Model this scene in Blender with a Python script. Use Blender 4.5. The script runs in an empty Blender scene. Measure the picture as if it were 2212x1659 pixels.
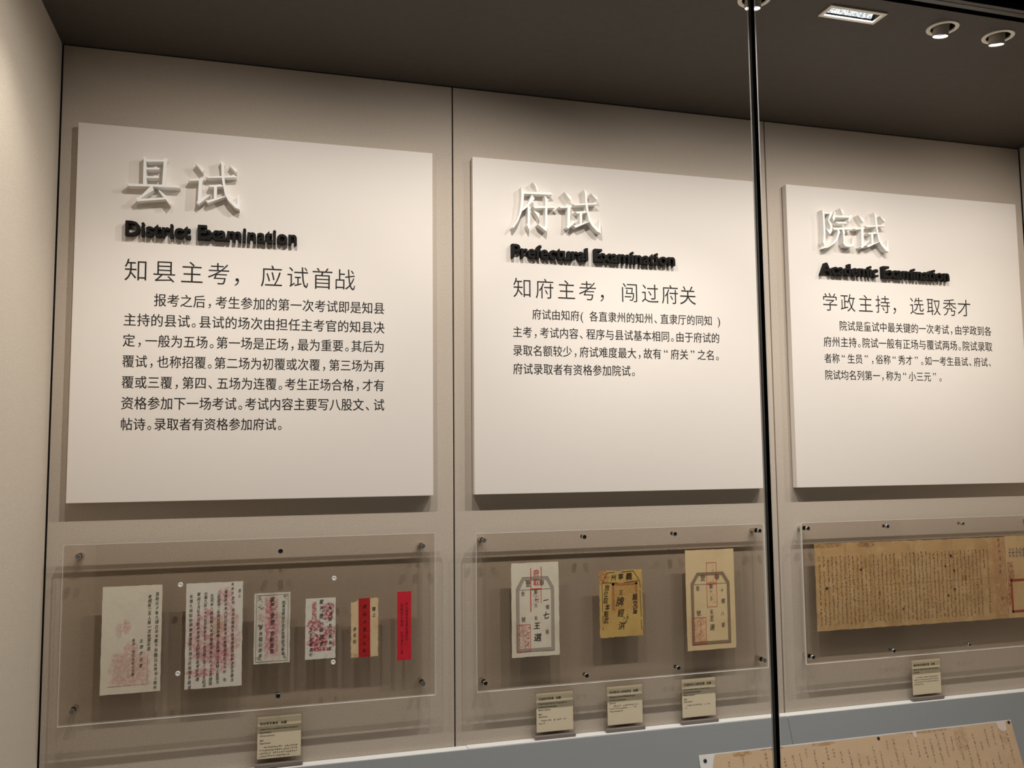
import bpy, bmesh, math, random
from mathutils import Matrix, Vector, Euler

C = bpy.context.scene.collection
scene = bpy.context.scene
R = math.radians
rnd = random.Random(7)

# ------------------------------------------------------------------ camera
cam_d = bpy.data.cameras.new('camera')
cam_d.sensor_width = 36.0
cam_d.lens = 1885.4 * 36.0 / 2212.0
cam_d.clip_start = 0.05
cam = bpy.data.objects.new('camera', cam_d)
cam.location = (-0.6072, -2.8112, 0.9126)
cam.rotation_euler = (1.6558835, 0.0099814, -0.2789139)
C.objects.link(cam)
scene.camera = cam

# ------------------------------------------------------------------ world, exposure
w = bpy.data.worlds.new('dark_gallery')
scene.world = w
w.use_nodes = True
w.node_tree.nodes['Background'].inputs[0].default_value = (1.0, 0.85, 0.7, 1)
w.node_tree.nodes['Background'].inputs[1].default_value = 0.012
scene.view_settings.view_transform = 'Standard'
scene.view_settings.look = 'None'
scene.view_settings.gamma = 1.0
scene.view_settings.use_curve_mapping = False
scene.view_settings.exposure = 0.0
scene.cycles.transparent_max_bounces = 40   # two acrylic sheets and a glass pane in line

# main dimensions of the showcase (metres; z = 0 is the ledge, y = 0 the back wall)
XL, XR, ZC = -1.2, 2.4, 2.174
YG = -0.893                      # glass plane
WARM = (1.0, 0.927, 0.885)
SPOTS = [  # x, aim x, narrow beam W, wide beam W
    (-0.58, -0.80, 23.5, 20.0), (0.10, -0.10, 4.0, 36.5), (0.689, 0.689, 33.0, 22.0),
    (1.321, 1.25, 2.0, 21.0), (1.525, 1.80, 26.0, 17.0), (2.10, 2.15, 17.0, 24.0), (-0.95, -1.10, 18.0, 3.0)]  # last two fittings are unseen, added to brighten right panel and left wall
SPOT_Y = -0.770
FLOODS = [(-0.19, -0.771, 0.8), (1.008, -0.771, 1.8)]


# ------------------------------------------------------------------ helpers
def srgb(r, g, b):
    f = lambda c: (c / 255.0 / 12.92) if c <= 10 else (((c / 255.0 + 0.055) / 1.055) ** 2.4)
    return (f(r), f(g), f(b), 1.0)


def tag(o, label=None, cat=None, group=None, kind=None):
    if label: o['label'] = label
    if cat: o['category'] = cat
    if group: o['group'] = group
    if kind: o['kind'] = kind
    return o


def link(o, parent=None):
    C.objects.link(o)
    if parent is not None:
        o.parent = parent
    return o


def empty(name, loc=(0, 0, 0), rot=(0, 0, 0)):
    o = bpy.data.objects.new(name, None)
    o.location = loc
    o.rotation_euler = rot
    o.empty_display_size = 0.05
    return link(o)


class MB:
    """collects verts / faces / material indices for ONE mesh object"""
    def __init__(s):
        s.v, s.f, s.m = [], [], []

    def add(s, verts, faces, mi=0):
        n = len(s.v)
        s.v += [tuple(p) for p in verts]
        s.f += [tuple(i + n for i in f) for f in faces]
        s.m += [mi] * len(faces)

    def box(s, x0, x1, y0, y1, z0, z1, mi=0, mi_edge=None):
        v = [(x0, y0, z0), (x1, y0, z0), (x1, y1, z0), (x0, y1, z0), (x0, y0, z1), (x1, y0, z1), (x1, y1, z1), (x0, y1, z1)]
        e = mi if mi_edge is None else mi_edge
        s.add(v, [(0, 1, 5, 4), (2, 3, 7, 6)], mi)
        n = len(s.v) - 8
        for f in [(0, 3, 2, 1), (4, 5, 6, 7), (1, 2, 6, 5), (3, 0, 4, 7)]:
            s.f.append(tuple(i + n for i in f)); s.m.append(e)

    def tube(s, p0, p1, r0, r1=None, seg=24, caps=(True, True), mi=0):
        r1 = r0 if r1 is None else r1
        p0, p1 = Vector(p0), Vector(p1)
        d = (p1 - p0).normalized()
        a = d.orthogonal().normalized(); b = d.cross(a)
        v = []
        for p, r in ((p0, r0), (p1, r1)):
            for k in range(seg):
                t = 2 * math.pi * k / seg
                v.append(p + (a * math.cos(t) + b * math.sin(t)) * r)
        f = [(k, (k + 1) % seg, seg + (k + 1) % seg, seg + k) for k in range(seg)]
        if caps[0]: f.append(tuple(range(seg - 1, -1, -1)))
        if caps[1]: f.append(tuple(range(seg, 2 * seg)))
        s.add(v, f, mi)

    def lathe(s, p, axis, prof, seg=32, mi=0):
        """prof: (radius, distance along axis) list"""
        p = Vector(p); d = Vector(axis).normalized()
        a = d.orthogonal().normalized(); b = d.cross(a)
        v = []
        for r, h in prof:
            for k in range(seg):
                t = 2 * math.pi * k / seg
                v.append(p + d * h + (a * math.cos(t) + b * math.sin(t)) * r)
        f = []
        for i in range(len(prof) - 1):
            for k in range(seg):
                f.append((i * seg + k, i * seg + (k + 1) % seg, (i + 1) * seg + (k + 1) % seg, (i + 1) * seg + k))
        s.add(v, f, mi)

    def prism(s, poly, y0, y1, mi=0):
        """polygon in x,z extruded from y0 (back) to y1 (front)"""
        n = len(poly)
        v = [(x, y0, z) for x, z in poly] + [(x, y1, z) for x, z in poly]
        f = [(i, (i + 1) % n, n + (i + 1) % n, n + i) for i in range(n)]
        f.append(tuple(range(n))); f.append(tuple(range(2 * n - 1, n - 1, -1)))
        s.add(v, f, mi)

    def build(s, name, mats, parent=None, smooth=False, loc=None, rot=None, tri=False, bevel=0):
        me = bpy.data.meshes.new(name)
        me.from_pydata(s.v, [], s.f)
        mats = mats if isinstance(mats, (list, tuple)) else [mats]
        for m in mats: me.materials.append(m)
        if len(mats) > 1: me.polygons.foreach_set('material_index', s.m)
        bm = bmesh.new(); bm.from_mesh(me)
        if tri: bmesh.ops.triangulate(bm, faces=[f for f in bm.faces if len(f.verts) > 4], ngon_method='EAR_CLIP')
        if bevel:
            bmesh.ops.bevel(bm, geom=list(bm.edges), offset=bevel, segments=2, affect='EDGES', profile=0.5)
        bmesh.ops.recalc_face_normals(bm, faces=bm.faces)
        bm.to_mesh(me); bm.free()
        if smooth:
            me.polygons.foreach_set('use_smooth', [True] * len(me.polygons))
            try: me.set_sharp_from_angle(angle=R(35))
            except Exception: pass
        me.update()
        o = bpy.data.objects.new(name, me)
        if loc is not None: o.location = loc
        if rot is not None: o.rotation_euler = rot
        return link(o, parent)


# ------------------------------------------------------------------ materials
def mat(name, col, rough=0.7, metal=0.0, spec=0.5, noise=None, bump=None):
    """noise = (scale, amount, detail), bump = (scale, strength, distance)"""
    m = bpy.data.materials.new(name); m.use_nodes = True
    nt = m.node_tree; N = nt.nodes; L = nt.links
    b = N['Principled BSDF']
    col = tuple(col) if len(col) == 4 else tuple(col) + (1.0,)
    b.inputs['Base Color'].default_value = col
    b.inputs['Roughness'].default_value = rough
    b.inputs['Metallic'].default_value = metal
    b.inputs['Specular IOR Level'].default_value = spec
    tc = N.new('ShaderNodeTexCoord')
    if noise:
        n = N.new('ShaderNodeTexNoise'); n.inputs['Scale'].default_value = noise[0]
        n.inputs['Detail'].default_value = noise[2] if len(noise) > 2 else 3
        L.new(tc.outputs['Object'], n.inputs['Vector'])
        mr = N.new('ShaderNodeMapRange'); mr.inputs[1].default_value = 0.3; mr.inputs[2].default_value = 0.7
        mr.inputs[3].default_value = 1 - noise[1]; mr.inputs[4].default_value = 1 + noise[1]
        L.new(n.outputs['Fac'], mr.inputs[0])
        mx = N.new('ShaderNodeMix'); mx.data_type = 'RGBA'; mx.blend_type = 'MULTIPLY'
        mx.inputs['Factor'].default_value = 1.0
        mx.inputs['A'].default_value = col
        cc = N.new('ShaderNodeCombineColor')
        for i in range(3): L.new(mr.outputs[0], cc.inputs[i])
        L.new(cc.outputs[0], mx.inputs['B'])
        L.new(mx.outputs['Result'], b.inputs['Base Color'])
    if bump:
        n2 = N.new('ShaderNodeTexNoise'); n2.inputs['Scale'].default_value = bump[0]; n2.inputs['Detail'].default_value = 4
        L.new(tc.outputs['Object'], n2.inputs['Vector'])
        bp = N.new('ShaderNodeBump'); bp.inputs['Strength'].default_value = bump[1]; bp.inputs['Distance'].default_value = bump[2]
        L.new(n2.outputs['Fac'], bp.inputs['Height']); L.new(bp.outputs['Normal'], b.inputs['Normal'])
    return m


def emit(name, col, s):
    m = bpy.data.materials.new(name); m.use_nodes = True
    nt = m.node_tree; nt.nodes.clear()
    e = nt.nodes.new('ShaderNodeEmission'); e.inputs[0].default_value = tuple(col) + (1,); e.inputs[1].default_value = s
    o = nt.nodes.new('ShaderNodeOutputMaterial'); nt.links.new(e.outputs[0], o.inputs[0])
    return m


def clear_mat(name, tint, refl=1.0, ior=1.45):
    """thin clear sheet: light passes straight through, the surface mirrors by Fresnel"""
    m = bpy.data.materials.new(name); m.use_nodes = True
    nt = m.node_tree; N = nt.nodes; L = nt.links; N.clear()
    t = N.new('ShaderNodeBsdfTransparent'); t.inputs[0].default_value = tuple(tint) + (1,)
    g = N.new('ShaderNodeBsdfGlossy'); g.inputs['Roughness'].default_value = 0.02
    # Schlick's Fresnel, the same for the entering and the leaving face
    lw = N.new('ShaderNodeLayerWeight'); lw.inputs[0].default_value = 0.5
    pw = N.new('ShaderNodeMath'); pw.operation = 'POWER'; pw.inputs[1].default_value = 5.0
    f0 = ((ior - 1) / (ior + 1)) ** 2
    fr = N.new('ShaderNodeMath'); fr.operation = 'MULTIPLY_ADD'; fr.inputs[1].default_value = 1 - f0; fr.inputs[2].default_value = f0
    L.new(lw.outputs['Facing'], pw.inputs[0]); L.new(pw.outputs[0], fr.inputs[0])
    mu = N.new('ShaderNodeMath'); mu.operation = 'MULTIPLY'; mu.inputs[1].default_value = refl
    mx = N.new('ShaderNodeMixShader'); o = N.new('ShaderNodeOutputMaterial')
    L.new(fr.outputs[0], mu.inputs[0]); L.new(mu.outputs[0], mx.inputs[0])
    L.new(t.outputs[0], mx.inputs[1]); L.new(g.outputs[0], mx.inputs[2]); L.new(mx.outputs[0], o.inputs[0])
    return m


def edge_mat(name, col, clear):
    """polished acrylic edge: milky colour stands in for piped light, partly clear"""
    m = bpy.data.materials.new(name); m.use_nodes = True
    nt = m.node_tree; N = nt.nodes; L = nt.links; N.clear()
    d = N.new('ShaderNodeBsdfDiffuse'); d.inputs[0].default_value = tuple(col) + (1,)
    tl = N.new('ShaderNodeBsdfTranslucent'); tl.inputs[0].default_value = tuple(col) + (1,)
    a = N.new('ShaderNodeMixShader'); a.inputs[0].default_value = 0.5
    t = N.new('ShaderNodeBsdfTransparent'); t.inputs[0].default_value = (0.95, 0.95, 0.92, 1)
    mx = N.new('ShaderNodeMixShader'); mx.inputs[0].default_value = clear
    o = N.new('ShaderNodeOutputMaterial')
    L.new(d.outputs[0], a.inputs[1]); L.new(tl.outputs[0], a.inputs[2])
    L.new(a.outputs[0], mx.inputs[1]); L.new(t.outputs[0], mx.inputs[2]); L.new(mx.outputs[0], o.inputs[0])
    return m


def paper_mat(name, base, mottles=(), blots=(), fiber=0.06, rough=0.85):
    """aged paper. mottles: (colour, scale, lo, hi, amount) over the whole sheet.
    blots: (cx, cz, rx, rz, colour, amount, noise scale, raggedness, box) stains / stamped ink with a place of their own (object space)"""
    m = bpy.data.materials.new(name); m.use_nodes = True
    nt = m.node_tree; N = nt.nodes; L = nt.links
    b = N['Principled BSDF']; b.inputs['Roughness'].default_value = rough; b.inputs['Specular IOR Level'].default_value = 0.2
    tc = N.new('ShaderNodeTexCoord')
    sep = N.new('ShaderNodeSeparateXYZ'); L.new(tc.outputs['Object'], sep.inputs[0])
    rgb = N.new('ShaderNodeRGB'); rgb.outputs[0].default_value = tuple(base) + (1,) if len(base) == 3 else base
    cur = rgb.outputs[0]

    def mth(op, a, bb=None):
        n = N.new('ShaderNodeMath'); n.operation = op
        for i, x in enumerate((a, bb)):
            if x is None: continue
            if isinstance(x, (int, float)): n.inputs[i].default_value = x
            else: L.new(x, n.inputs[i])
        return n.outputs[0]

    def noise(sc, det=4, seed=0.0):
        mp = N.new('ShaderNodeMapping'); mp.inputs['Location'].default_value = (seed, seed * 1.7, seed * .6)
        L.new(tc.outputs['Object'], mp.inputs[0])
        n = N.new('ShaderNodeTexNoise'); n.inputs['Scale'].default_value = sc; n.inputs['Detail'].default_value = det
        L.new(mp.outputs[0], n.inputs['Vector'])
        return n.outputs['Fac']

    def rng(v, a, bb, c, d):
        n = N.new('ShaderNodeMapRange'); n.interpolation_type = 'SMOOTHSTEP'
        for i, x in enumerate((a, bb, c, d)): n.inputs[i + 1].default_value = x
        L.new(v, n.inputs[0]); return n.outputs[0]

    def over(c, col, fac):
        n = N.new('ShaderNodeMix'); n.data_type = 'RGBA'
        L.new(fac, n.inputs['Factor']); L.new(c, n.inputs['A']); n.inputs['B'].default_value = tuple(col)[:3] + (1,)
        return n.outputs['Result']
    for i, (col, sc, lo, hi, am) in enumerate(mottles):
        cur = over(cur, col, rng(noise(sc, 5, i * 3.1 + 1), lo, hi, 0, am))
    for i, (cx, cz, rx, rz, col, am, sc, rag, box) in enumerate(blots):
        dx = mth('DIVIDE', mth('SUBTRACT', sep.outputs[0], cx), rx)
        dz = mth('DIVIDE', mth('SUBTRACT', sep.outputs[2], cz), rz)
        if box: d = mth('MAXIMUM', mth('ABSOLUTE', dx), mth('ABSOLUTE', dz))
        else: d = mth('SQRT', mth('ADD', mth('MULTIPLY', dx, dx), mth('MULTIPLY', dz, dz)))
        e = mth('ADD', d, mth('MULTIPLY', mth('SUBTRACT', noise(sc, 5, 10 + i * 2.3), 0.5), rag))
        cur = over(cur, col, mth('MULTIPLY', rng(e, 0.80, 1.15, am, 0), rng(noise(min(sc * 1.9, 170), 6, 30 + i), .36, .62, .28, 1.15)))
    f = rng(noise(900, 2, 5), 0.2, 0.8, 1 - fiber, 1 + fiber)
    cc = N.new('ShaderNodeCombineColor')
    for i in range(3): L.new(f, cc.inputs[i])
    n = N.new('ShaderNodeMix'); n.data_type = 'RGBA'; n.blend_type = 'MULTIPLY'; n.inputs['Factor'].default_value = 1
    L.new(cur, n.inputs['A']); L.new(cc.outputs[0], n.inputs['B'])
    L.new(n.outputs['Result'], b.inputs['Base Color'])
    bp = N.new('ShaderNodeBump'); bp.inputs['Strength'].default_value = 0.35; bp.inputs['Distance'].default_value = 0.002
    L.new(noise(55, 4, 9), bp.inputs['Height']); L.new(bp.outputs['Normal'], b.inputs['Normal'])
    return m


M = {}
M['fabric'] = mat('beige_wall_fabric', (0.55, 0.472, 0.39), 0.95, spec=0.1, noise=(260, 0.11, 5), bump=(420, 0.45, 0.0015))
M['fabric_side'] = mat('beige_side_fabric', (0.62, 0.545, 0.45), 0.95, spec=0.1, noise=(260, 0.09, 5), bump=(420, 0.4, 0.0015))
M['gap'] = mat('dark_joint', (0.03, 0.024, 0.018), 0.9)
M['ceiling'] = mat('brown_grey_ceiling', (0.074, 0.061, 0.050), 0.55, spec=0.25, noise=(60, 0.06, 3), bump=(300, 0.15, 0.0006))
M['panel'] = mat('ivory_panel', (0.80, 0.737, 0.672), 0.7, spec=0.15, noise=(700, 0.03, 2), bump=(600, 0.15, 0.0006))
M['white'] = mat('white_acrylic_letter', (0.93, 0.91, 0.87), 0.4, spec=0.3)
M['black'] = mat('black_acrylic_letter', (0.010, 0.009, 0.008), 0.6, spec=0.12)
M['ink'] = mat('printed_black_ink', (0.02, 0.018, 0.016), 0.6, spec=0.2)
M['brush'] = mat('brush_ink', (0.035, 0.028, 0.024), 0.8, spec=0.1)
M['fadeink'] = mat('faded_brush_ink', (0.25, 0.15, 0.075), 0.9, spec=0.1)
M['greyink'] = mat('grey_block_print', (0.16, 0.13, 0.10), 0.9, spec=0.1)
M['seal'] = mat('vermilion_seal_ink', (0.60, 0.045, 0.035), 0.8, spec=0.1, noise=(500, 0.25, 3))
M['pinkseal'] = mat('faded_pink_seal_ink', (0.45, 0.12, 0.10), 0.85, spec=0.1)
M['orangeseal'] = mat('orange_seal_ink', (0.40, 0.13, 0.045), 0.85, spec=0.1)
M['ledge'] = mat('pale_grey_ledge', (0.80, 0.81, 0.79), 0.6, noise=(200, 0.03, 2))
M['desk'] = mat('blue_grey_board', (0.275, 0.29, 0.295), 0.75, spec=0.2, noise=(350, 0.05, 3), bump=(400, 0.2, 0.0006))
M['acryl'] = clear_mat('clear_acrylic_sheet', (0.985, 0.98, 0.972), 0.45)
M['acrylback'] = clear_mat('tinted_acrylic_sheet', (0.915, 0.895, 0.87), 0.45)
M['aedge'] = edge_mat('piped_light_acrylic_edge', (0.97, 0.95, 0.92), 0.05)  # white put in for light piped to the sheet's edge
M['aedgeclear'] = edge_mat('clear_acrylic_edge', (0.9, 0.88, 0.85), 0.45)
M['hedge'] = edge_mat('clear_holder_edge', (0.9, 0.88, 0.85), 0.85)
M['holder'] = clear_mat('clear_card_holder', (0.988, 0.985, 0.98), 0.3)
M['steel'] = mat('brushed_steel', (0.62, 0.61, 0.59), 0.28, metal=1.0)
M['bore'] = mat('dark_bolt_socket', (0.01, 0.01, 0.01), 0.6)
M['bluntend'] = mat('dull_steel_end', (0.20, 0.19, 0.18), 0.5, metal=0.6)
M['glass'] = clear_mat('clear_float_glass', (0.97, 0.98, 0.97), 0.8, 1.5)
M['gedge'] = mat('blackened_glass_edge', (0.006, 0.006, 0.006), 0.3, spec=0.5)
M['seal_black'] = mat('black_silicone', (0.004, 0.004, 0.004), 0.25, spec=0.5)
M['bead'] = edge_mat('clear_silicone_bead', (0.95, 0.96, 0.96), 0.55)
M['edgegleam'] = edge_mat('pale_edge_gleam', (0.72, 0.72, 0.70), 0.2)
M['frame_black'] = mat('black_frame_slot', (0.002, 0.002, 0.002), 0.9, spec=0.0)
M['frame_grey'] = mat('dark_grey_frame', (0.11, 0.10, 0.085), 0.5, metal=0.3)
M['lamptrim'] = mat('cream_lamp_trim', (0.96, 0.90, 0.78), 0.5)
M['can'] = mat('black_lamp_recess', (0.006, 0.006, 0.006), 0.8)
M['gimbal'] = mat('grey_lamp_head', (0.50, 0.45, 0.38), 0.45)
M['reflector'] = mat('hammered_reflector', (0.9, 0.92, 0.95), 0.22, metal=1.0, bump=(700, 0.8, 0.003))
M['lens'] = emit('lit_lens', (1.0, 0.97, 1.0), 9.0)
M['lensdim'] = emit('lit_lens_centre', (0.62, 0.60, 0.85), 1.1)
M['reflectorglow'] = emit('glowing_flood_reflector', (0.95, 0.98, 1.0), 1.2)
_nt = M['reflectorglow'].node_tree      # reflected lamp light put in as emission, mottled like hammered facets
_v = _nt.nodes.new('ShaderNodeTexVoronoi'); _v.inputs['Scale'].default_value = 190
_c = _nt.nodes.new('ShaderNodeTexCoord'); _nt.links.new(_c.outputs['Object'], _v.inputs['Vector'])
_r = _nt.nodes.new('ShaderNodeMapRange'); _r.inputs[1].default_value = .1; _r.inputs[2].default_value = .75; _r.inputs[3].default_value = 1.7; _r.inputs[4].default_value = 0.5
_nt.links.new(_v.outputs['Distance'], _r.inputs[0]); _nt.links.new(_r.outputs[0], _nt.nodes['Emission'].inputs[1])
M['card'] = mat('cream_caption_card', (0.86, 0.76, 0.56), 0.8, spec=0.15)
M['cardlip'] = mat('smoky_holder_foot', (0.24, 0.20, 0.18), 0.35)
M['clip'] = clear_mat('clear_clip', (0.85, 0.85, 0.83), 1.0, 1.6)
M['clipring'] = mat('bright_clip_rim', (0.85, 0.84, 0.80), 0.3)


# ------------------------------------------------------------------ lamps: light sources
def aim(o, target):
    d = Vector(target) - o.location
    o.rotation_euler = d.to_track_quat('-Z', 'Y').to_euler()


def beam(x, tx, tz, watts, half):
    l = bpy.data.lights.new('spot_beam', 'SPOT')
    l.energy = watts; l.color = WARM; l.spot_size = R(2 * half); l.spot_blend = 1.0; l.shadow_soft_size = 0.011
    o = bpy.data.objects.new('spot_beam', l)
    o.location = (x, SPOT_Y, ZC - 0.034)
    aim(o, (tx, 0, tz))
    return link(o)


for (x, tx, wn, ww) in SPOTS:      # every fitting throws a narrow beam down the wall and a wider skirt of light
    beam(x, tx, -0.1, wn, 42)
    beam(x, tx, 0.3, ww, 72)
for (x, y, wt) in FLOODS:
    l = bpy.data.lights.new('flood_beam', 'AREA'); l.shape = 'RECTANGLE'; l.size = 0.15; l.size_y = 0.03
    l.energy = wt; l.color = WARM; l.spread = R(160)
    o = bpy.data.objects.new('flood_beam', l); o.location = (x, y, ZC - 0.004)
    aim(o, (x, -0.35, 1.0)); link(o)

# ------------------------------------------------------------------ setting: walls
wb = MB(); wb.box(XL - .03, XR + .03, 0.014, 0.04, -1.0, ZC + 0.05)
wall_back = wb.build('wall_back', M['gap']); tag(wall_back, kind='structure')
for i in range(3):
    m = MB(); x0 = XL + 1.2 * i + (0.0022 if i else 0.003); x1 = XL + 1.2 * (i + 1) - 0.0022
    m.box(x0, x1, 0.0, 0.0138, -0.06, ZC - 0.003)
    m.build('fabric_panel', M['fabric'], wall_back, bevel=0.0012)
m = MB(); m.box(XL - 0.03, XL - 0.001, -0.92, -0.0035, -1.0, ZC - 0.001)
tag(m.build('wall_left', M['fabric_side']), kind='structure')
m = MB(); m.box(XR + 0.001, XR + 0.03, -0.92, -0.0035, -1.0, ZC - 0.001)
tag(m.build('wall_right', M['fabric_side']), kind='structure')


# ceiling with real openings for the lamps
def ceiling():
    bm = bmesh.new()
    def loop(pts):
        vs = [bm.verts.new((x, y, ZC)) for x, y in pts]
        return [bm.edges.new((vs[i], vs[(i + 1) % len(vs)])) for i in range(len(vs))]
    E = loop([(XL - .03, -0.857), (XR + .03, -0.857), (XR + .03, 0.04), (XL - .03, 0.04)])
    for s in SPOTS:
        E += loop([(s[0] + 0.034 * math.cos(t * math.pi / 20), SPOT_Y + 0.034 * math.sin(t * math.pi / 20)) for t in range(40)])
    for x, y, _w in FLOODS:
        E += loop([(x - .084, y - .022), (x + .084, y - .022), (x + .084, y + .022), (x - .084, y + .022)])
    bmesh.ops.triangle_fill(bm, edges=E, use_beauty=True)
    bmesh.ops.recalc_face_normals(bm, faces=bm.faces)
    me = bpy.data.meshes.new('ceiling'); bm.to_mesh(me); bm.free()
    me.materials.append(M['ceiling'])
    o = link(bpy.data.objects.new('ceiling', me)); tag(o, kind='structure')
    return o


ceil = ceiling()
# header that carries the glass, beyond the ceiling board
m = MB(); m.box(XL - .03, XR + .03, -0.8790, -0.8280, ZC + 0.006, ZC + 0.05)
tag(m.build('trim_1', M['frame_black']), kind='structure')
m = MB(); m.box(XL - .03, XR + .03, -0.915, -0.880, ZC - 0.001, ZC + 0.05)
tag(m.build('trim_2', M['frame_grey']), kind='structure')
m = MB(); m.box(XL - .03, XR + .03, -0.945, -0.921, ZC - 0.004, ZC + 0.7)
tag(m.build('trim_3', M['frame_black']), kind='structure')

# ------------------------------------------------------------------ plinth: ledge and raked board
TH = R(73)
plinth = empty('display_plinth', (0.6, -0.3, -0.9))
tag(plinth, 'pale ledge and steep blue-grey board running along the foot of the back wall', 'plinth')


def at_plinth(o):
    o.parent = plinth; o.matrix_parent_inverse = Matrix.Translation(-Vector(plinth.location)); return o


for x0, x1, dz in ((XL, 0.034, 0.0), (0.035, 1.178, 0.0012), (1.179, XR, 0.0)):
    m = MB(); m.box(x0, x1, -0.036, -0.001, -0.020, dz)
    at_plinth(m.build('ledge_board', M['ledge'], bevel=0.0008))
for x0, x1 in ((XL, 1.187), (1.1885, XR)):
    m = MB(); m.box(x0, x1, -0.02, 0.0, -0.42, 0.0)
    # board hinged at the ledge's front edge and leaning back
    b = m.build('raked_board', M['desk'])
    at_plinth(b); b.location = (0, -0.0365, -0.001); b.rotation_euler = (-(math.pi / 2 - TH), 0, 0)
    b.location = (0, -0.0165, -0.0075)
m = MB(); m.box(XL, XR, -0.88, -0.165, -0.42, -0.40)
at_plinth(m.build('base_board', M['ledge']))
m = MB(); m.box(XL - .03, XR + .03, -0.93, -0.88, -1.0, -0.30)
tag(m.build('trim_4', M['frame_grey']), kind='structure')
m = MB(); m.box(XL - 2.5, XR + 2.5, -4.6, 0.04, -1.02, -1.0)
tag(m.build('floor', mat('dark_gallery_floor', (0.03, 0.027, 0.024), 0.5)), kind='structure')

# ------------------------------------------------------------------ glass front
for x0, x1, lab in ((XL, 0.5955, 'wide clear showcase glass pane left of the black joint'), (0.6056, XR, 'clear showcase glass pane right of the black joint')):
    m = MB(); m.box(x0, x1, YG - 0.006, YG + 0.006, -0.32, ZC - 0.002, 0, 1)
    o = m.build('showcase_glass', [M['glass'], M['gedge']]); tag(o, lab, 'glass pane', 'showcase glass panes')
m = MB(); m.box(0.5960, 0.6052, YG - 0.0058, YG + 0.0058, -0.32, ZC - 0.002)
jt = m.build('glass_joint', M['seal_black']); tag(jt, 'thin black upright silicone joint between the two glass panes', 'joint')
m = MB()
# uneven clear bead squeezed out on the inner right-hand side of the joint
pr = random.Random(3); n = 90; rows = []
for i in range(n + 1):
    z = ZC - 0.01 - (ZC + 0.28) * i / n
    rows.append((z, 0.0026 + 0.0007 * pr.random(), 0.0018 + 0.0006 * pr.random()))
vs, fs = [], []
for z, a, b in rows:
    for k in range(7):
        t = math.pi * k / 6
        vs.append((0.6128 + a * 1.3 * math.cos(t), YG + 0.0062 + b * math.sin(t), z))
for i in range(n):
    for k in range(6):
        fs.append((i * 7 + k, i * 7 + k + 1, (i + 1) * 7 + k + 1, (i + 1) * 7 + k))
m.add(vs, fs)
m.build('sealant_bead', M['bead'], jt, smooth=True)
m = MB(); m.box(0.5928, 0.5952, YG + 0.0062, YG + 0.0075, -0.3, ZC - 0.01)
m.build('edge_gleam_strip', M['edgegleam'], jt)  # pale strip added for the light caught in the left pane's edge


# ------------------------------------------------------------------ ceiling lamps
def spotlight(x, tx, tz, label, group):
    t = empty('recessed_spotlight', (x, SPOT_Y, ZC)); tag(t, label, 'spotlight', group)
    m = MB(); m.lathe((0, 0, 0), (0, 0, -1), [(0.0335, -0.001), (0.0335, 0.0025), (0.036, 0.0038), (0.0445, 0.003), (0.0455, 0.001), (0.0455, 0.0)], 48)
    m.build('trim_ring', M['lamptrim'], t, smooth=True)
    m = MB(); m.lathe((0, 0, 0), (0, 0, 1), [(0.0342, -0.0005), (0.0342, 0.07), (0.0, 0.07)], 40)
    m.build('recess_can', M['can'], t, smooth=True)
    d = (Vector((tx, 0, tz)) - Vector((x, SPOT_Y, ZC - 0.02))).normalized()
    d = (d + Vector((0, 0, -1.1))).normalized()
    p = Vector((0, 0.004, 0.012))
    m = MB(); m.lathe(p, d, [(0.0, -0.03), (0.019, -0.03), (0.0225, -0.02), (0.0225, 0.034), (0.0215, 0.035), (0.0205, 0.034), (0.0205, 0.026)], 36)
    m.build('lamp_head', M['gimbal'], t, smooth=True)
    m = MB(); m.lathe(p, d, [(0.0204, 0.0315), (0.0150, 0.0285), (0.0135, 0.0285)], 36)
    r = m.build('lit_reflector', M['lens'], t, smooth=True)
    m = MB(); m.lathe(p, d, [(0.0135, 0.0285), (0.007, 0.0285), (0.0, 0.0285)], 30)
    m.build('lens', M['lensdim'], t, smooth=True)
    return t


def floodlight(x, y, label, group):
    t = empty('recessed_floodlight', (x, y, ZC)); tag(t, label, 'floodlight', group)
    m = MB(); z0, z1 = -0.004, -0.0002
    X, Y, a, b = 0.0935, 0.0315, 0.0825, 0.0205
    m.box(-X, X, -Y, -b, z0, z1); m.box(-X, X, b, Y, z0, z1); m.box(-X, -a, -b, b, z0, z1); m.box(a, X, -b, b, z0, z1)
    m.build('trim_frame', M['lamptrim'], t)
    m = MB(); q = 0.0838; s_ = 0.0218
    m.add([(-q, -s_, 0), (q, -s_, 0), (q, s_, 0), (-q, s_, 0), (-q, -s_, .05), (q, -s_, .05), (q, s_, .05), (-q, s_, .05)],
          [(0, 1, 5, 4), (1, 2, 6, 5), (2, 3, 7, 6), (3, 0, 4, 7), (4, 5, 6, 7)])
    m.build('recess_box', M['can'], t)
    # curved hammered reflector and the lamp tube inside it
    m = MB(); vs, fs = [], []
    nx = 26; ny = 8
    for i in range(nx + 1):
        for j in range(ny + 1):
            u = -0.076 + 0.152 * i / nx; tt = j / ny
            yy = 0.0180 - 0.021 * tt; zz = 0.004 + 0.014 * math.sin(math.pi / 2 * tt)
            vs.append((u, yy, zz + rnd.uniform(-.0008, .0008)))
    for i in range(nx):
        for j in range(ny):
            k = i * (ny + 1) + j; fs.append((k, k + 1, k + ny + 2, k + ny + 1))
    m.add(vs, fs); m.build('reflector', M['reflectorglow'], t)
    m = MB(); m.tube((-0.07, 0.000, 0.016), (0.07, 0.000, 0.016), 0.003, seg=12)
    m.build('lamp_tube', M['lens'], t, smooth=True)
    return t


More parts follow.
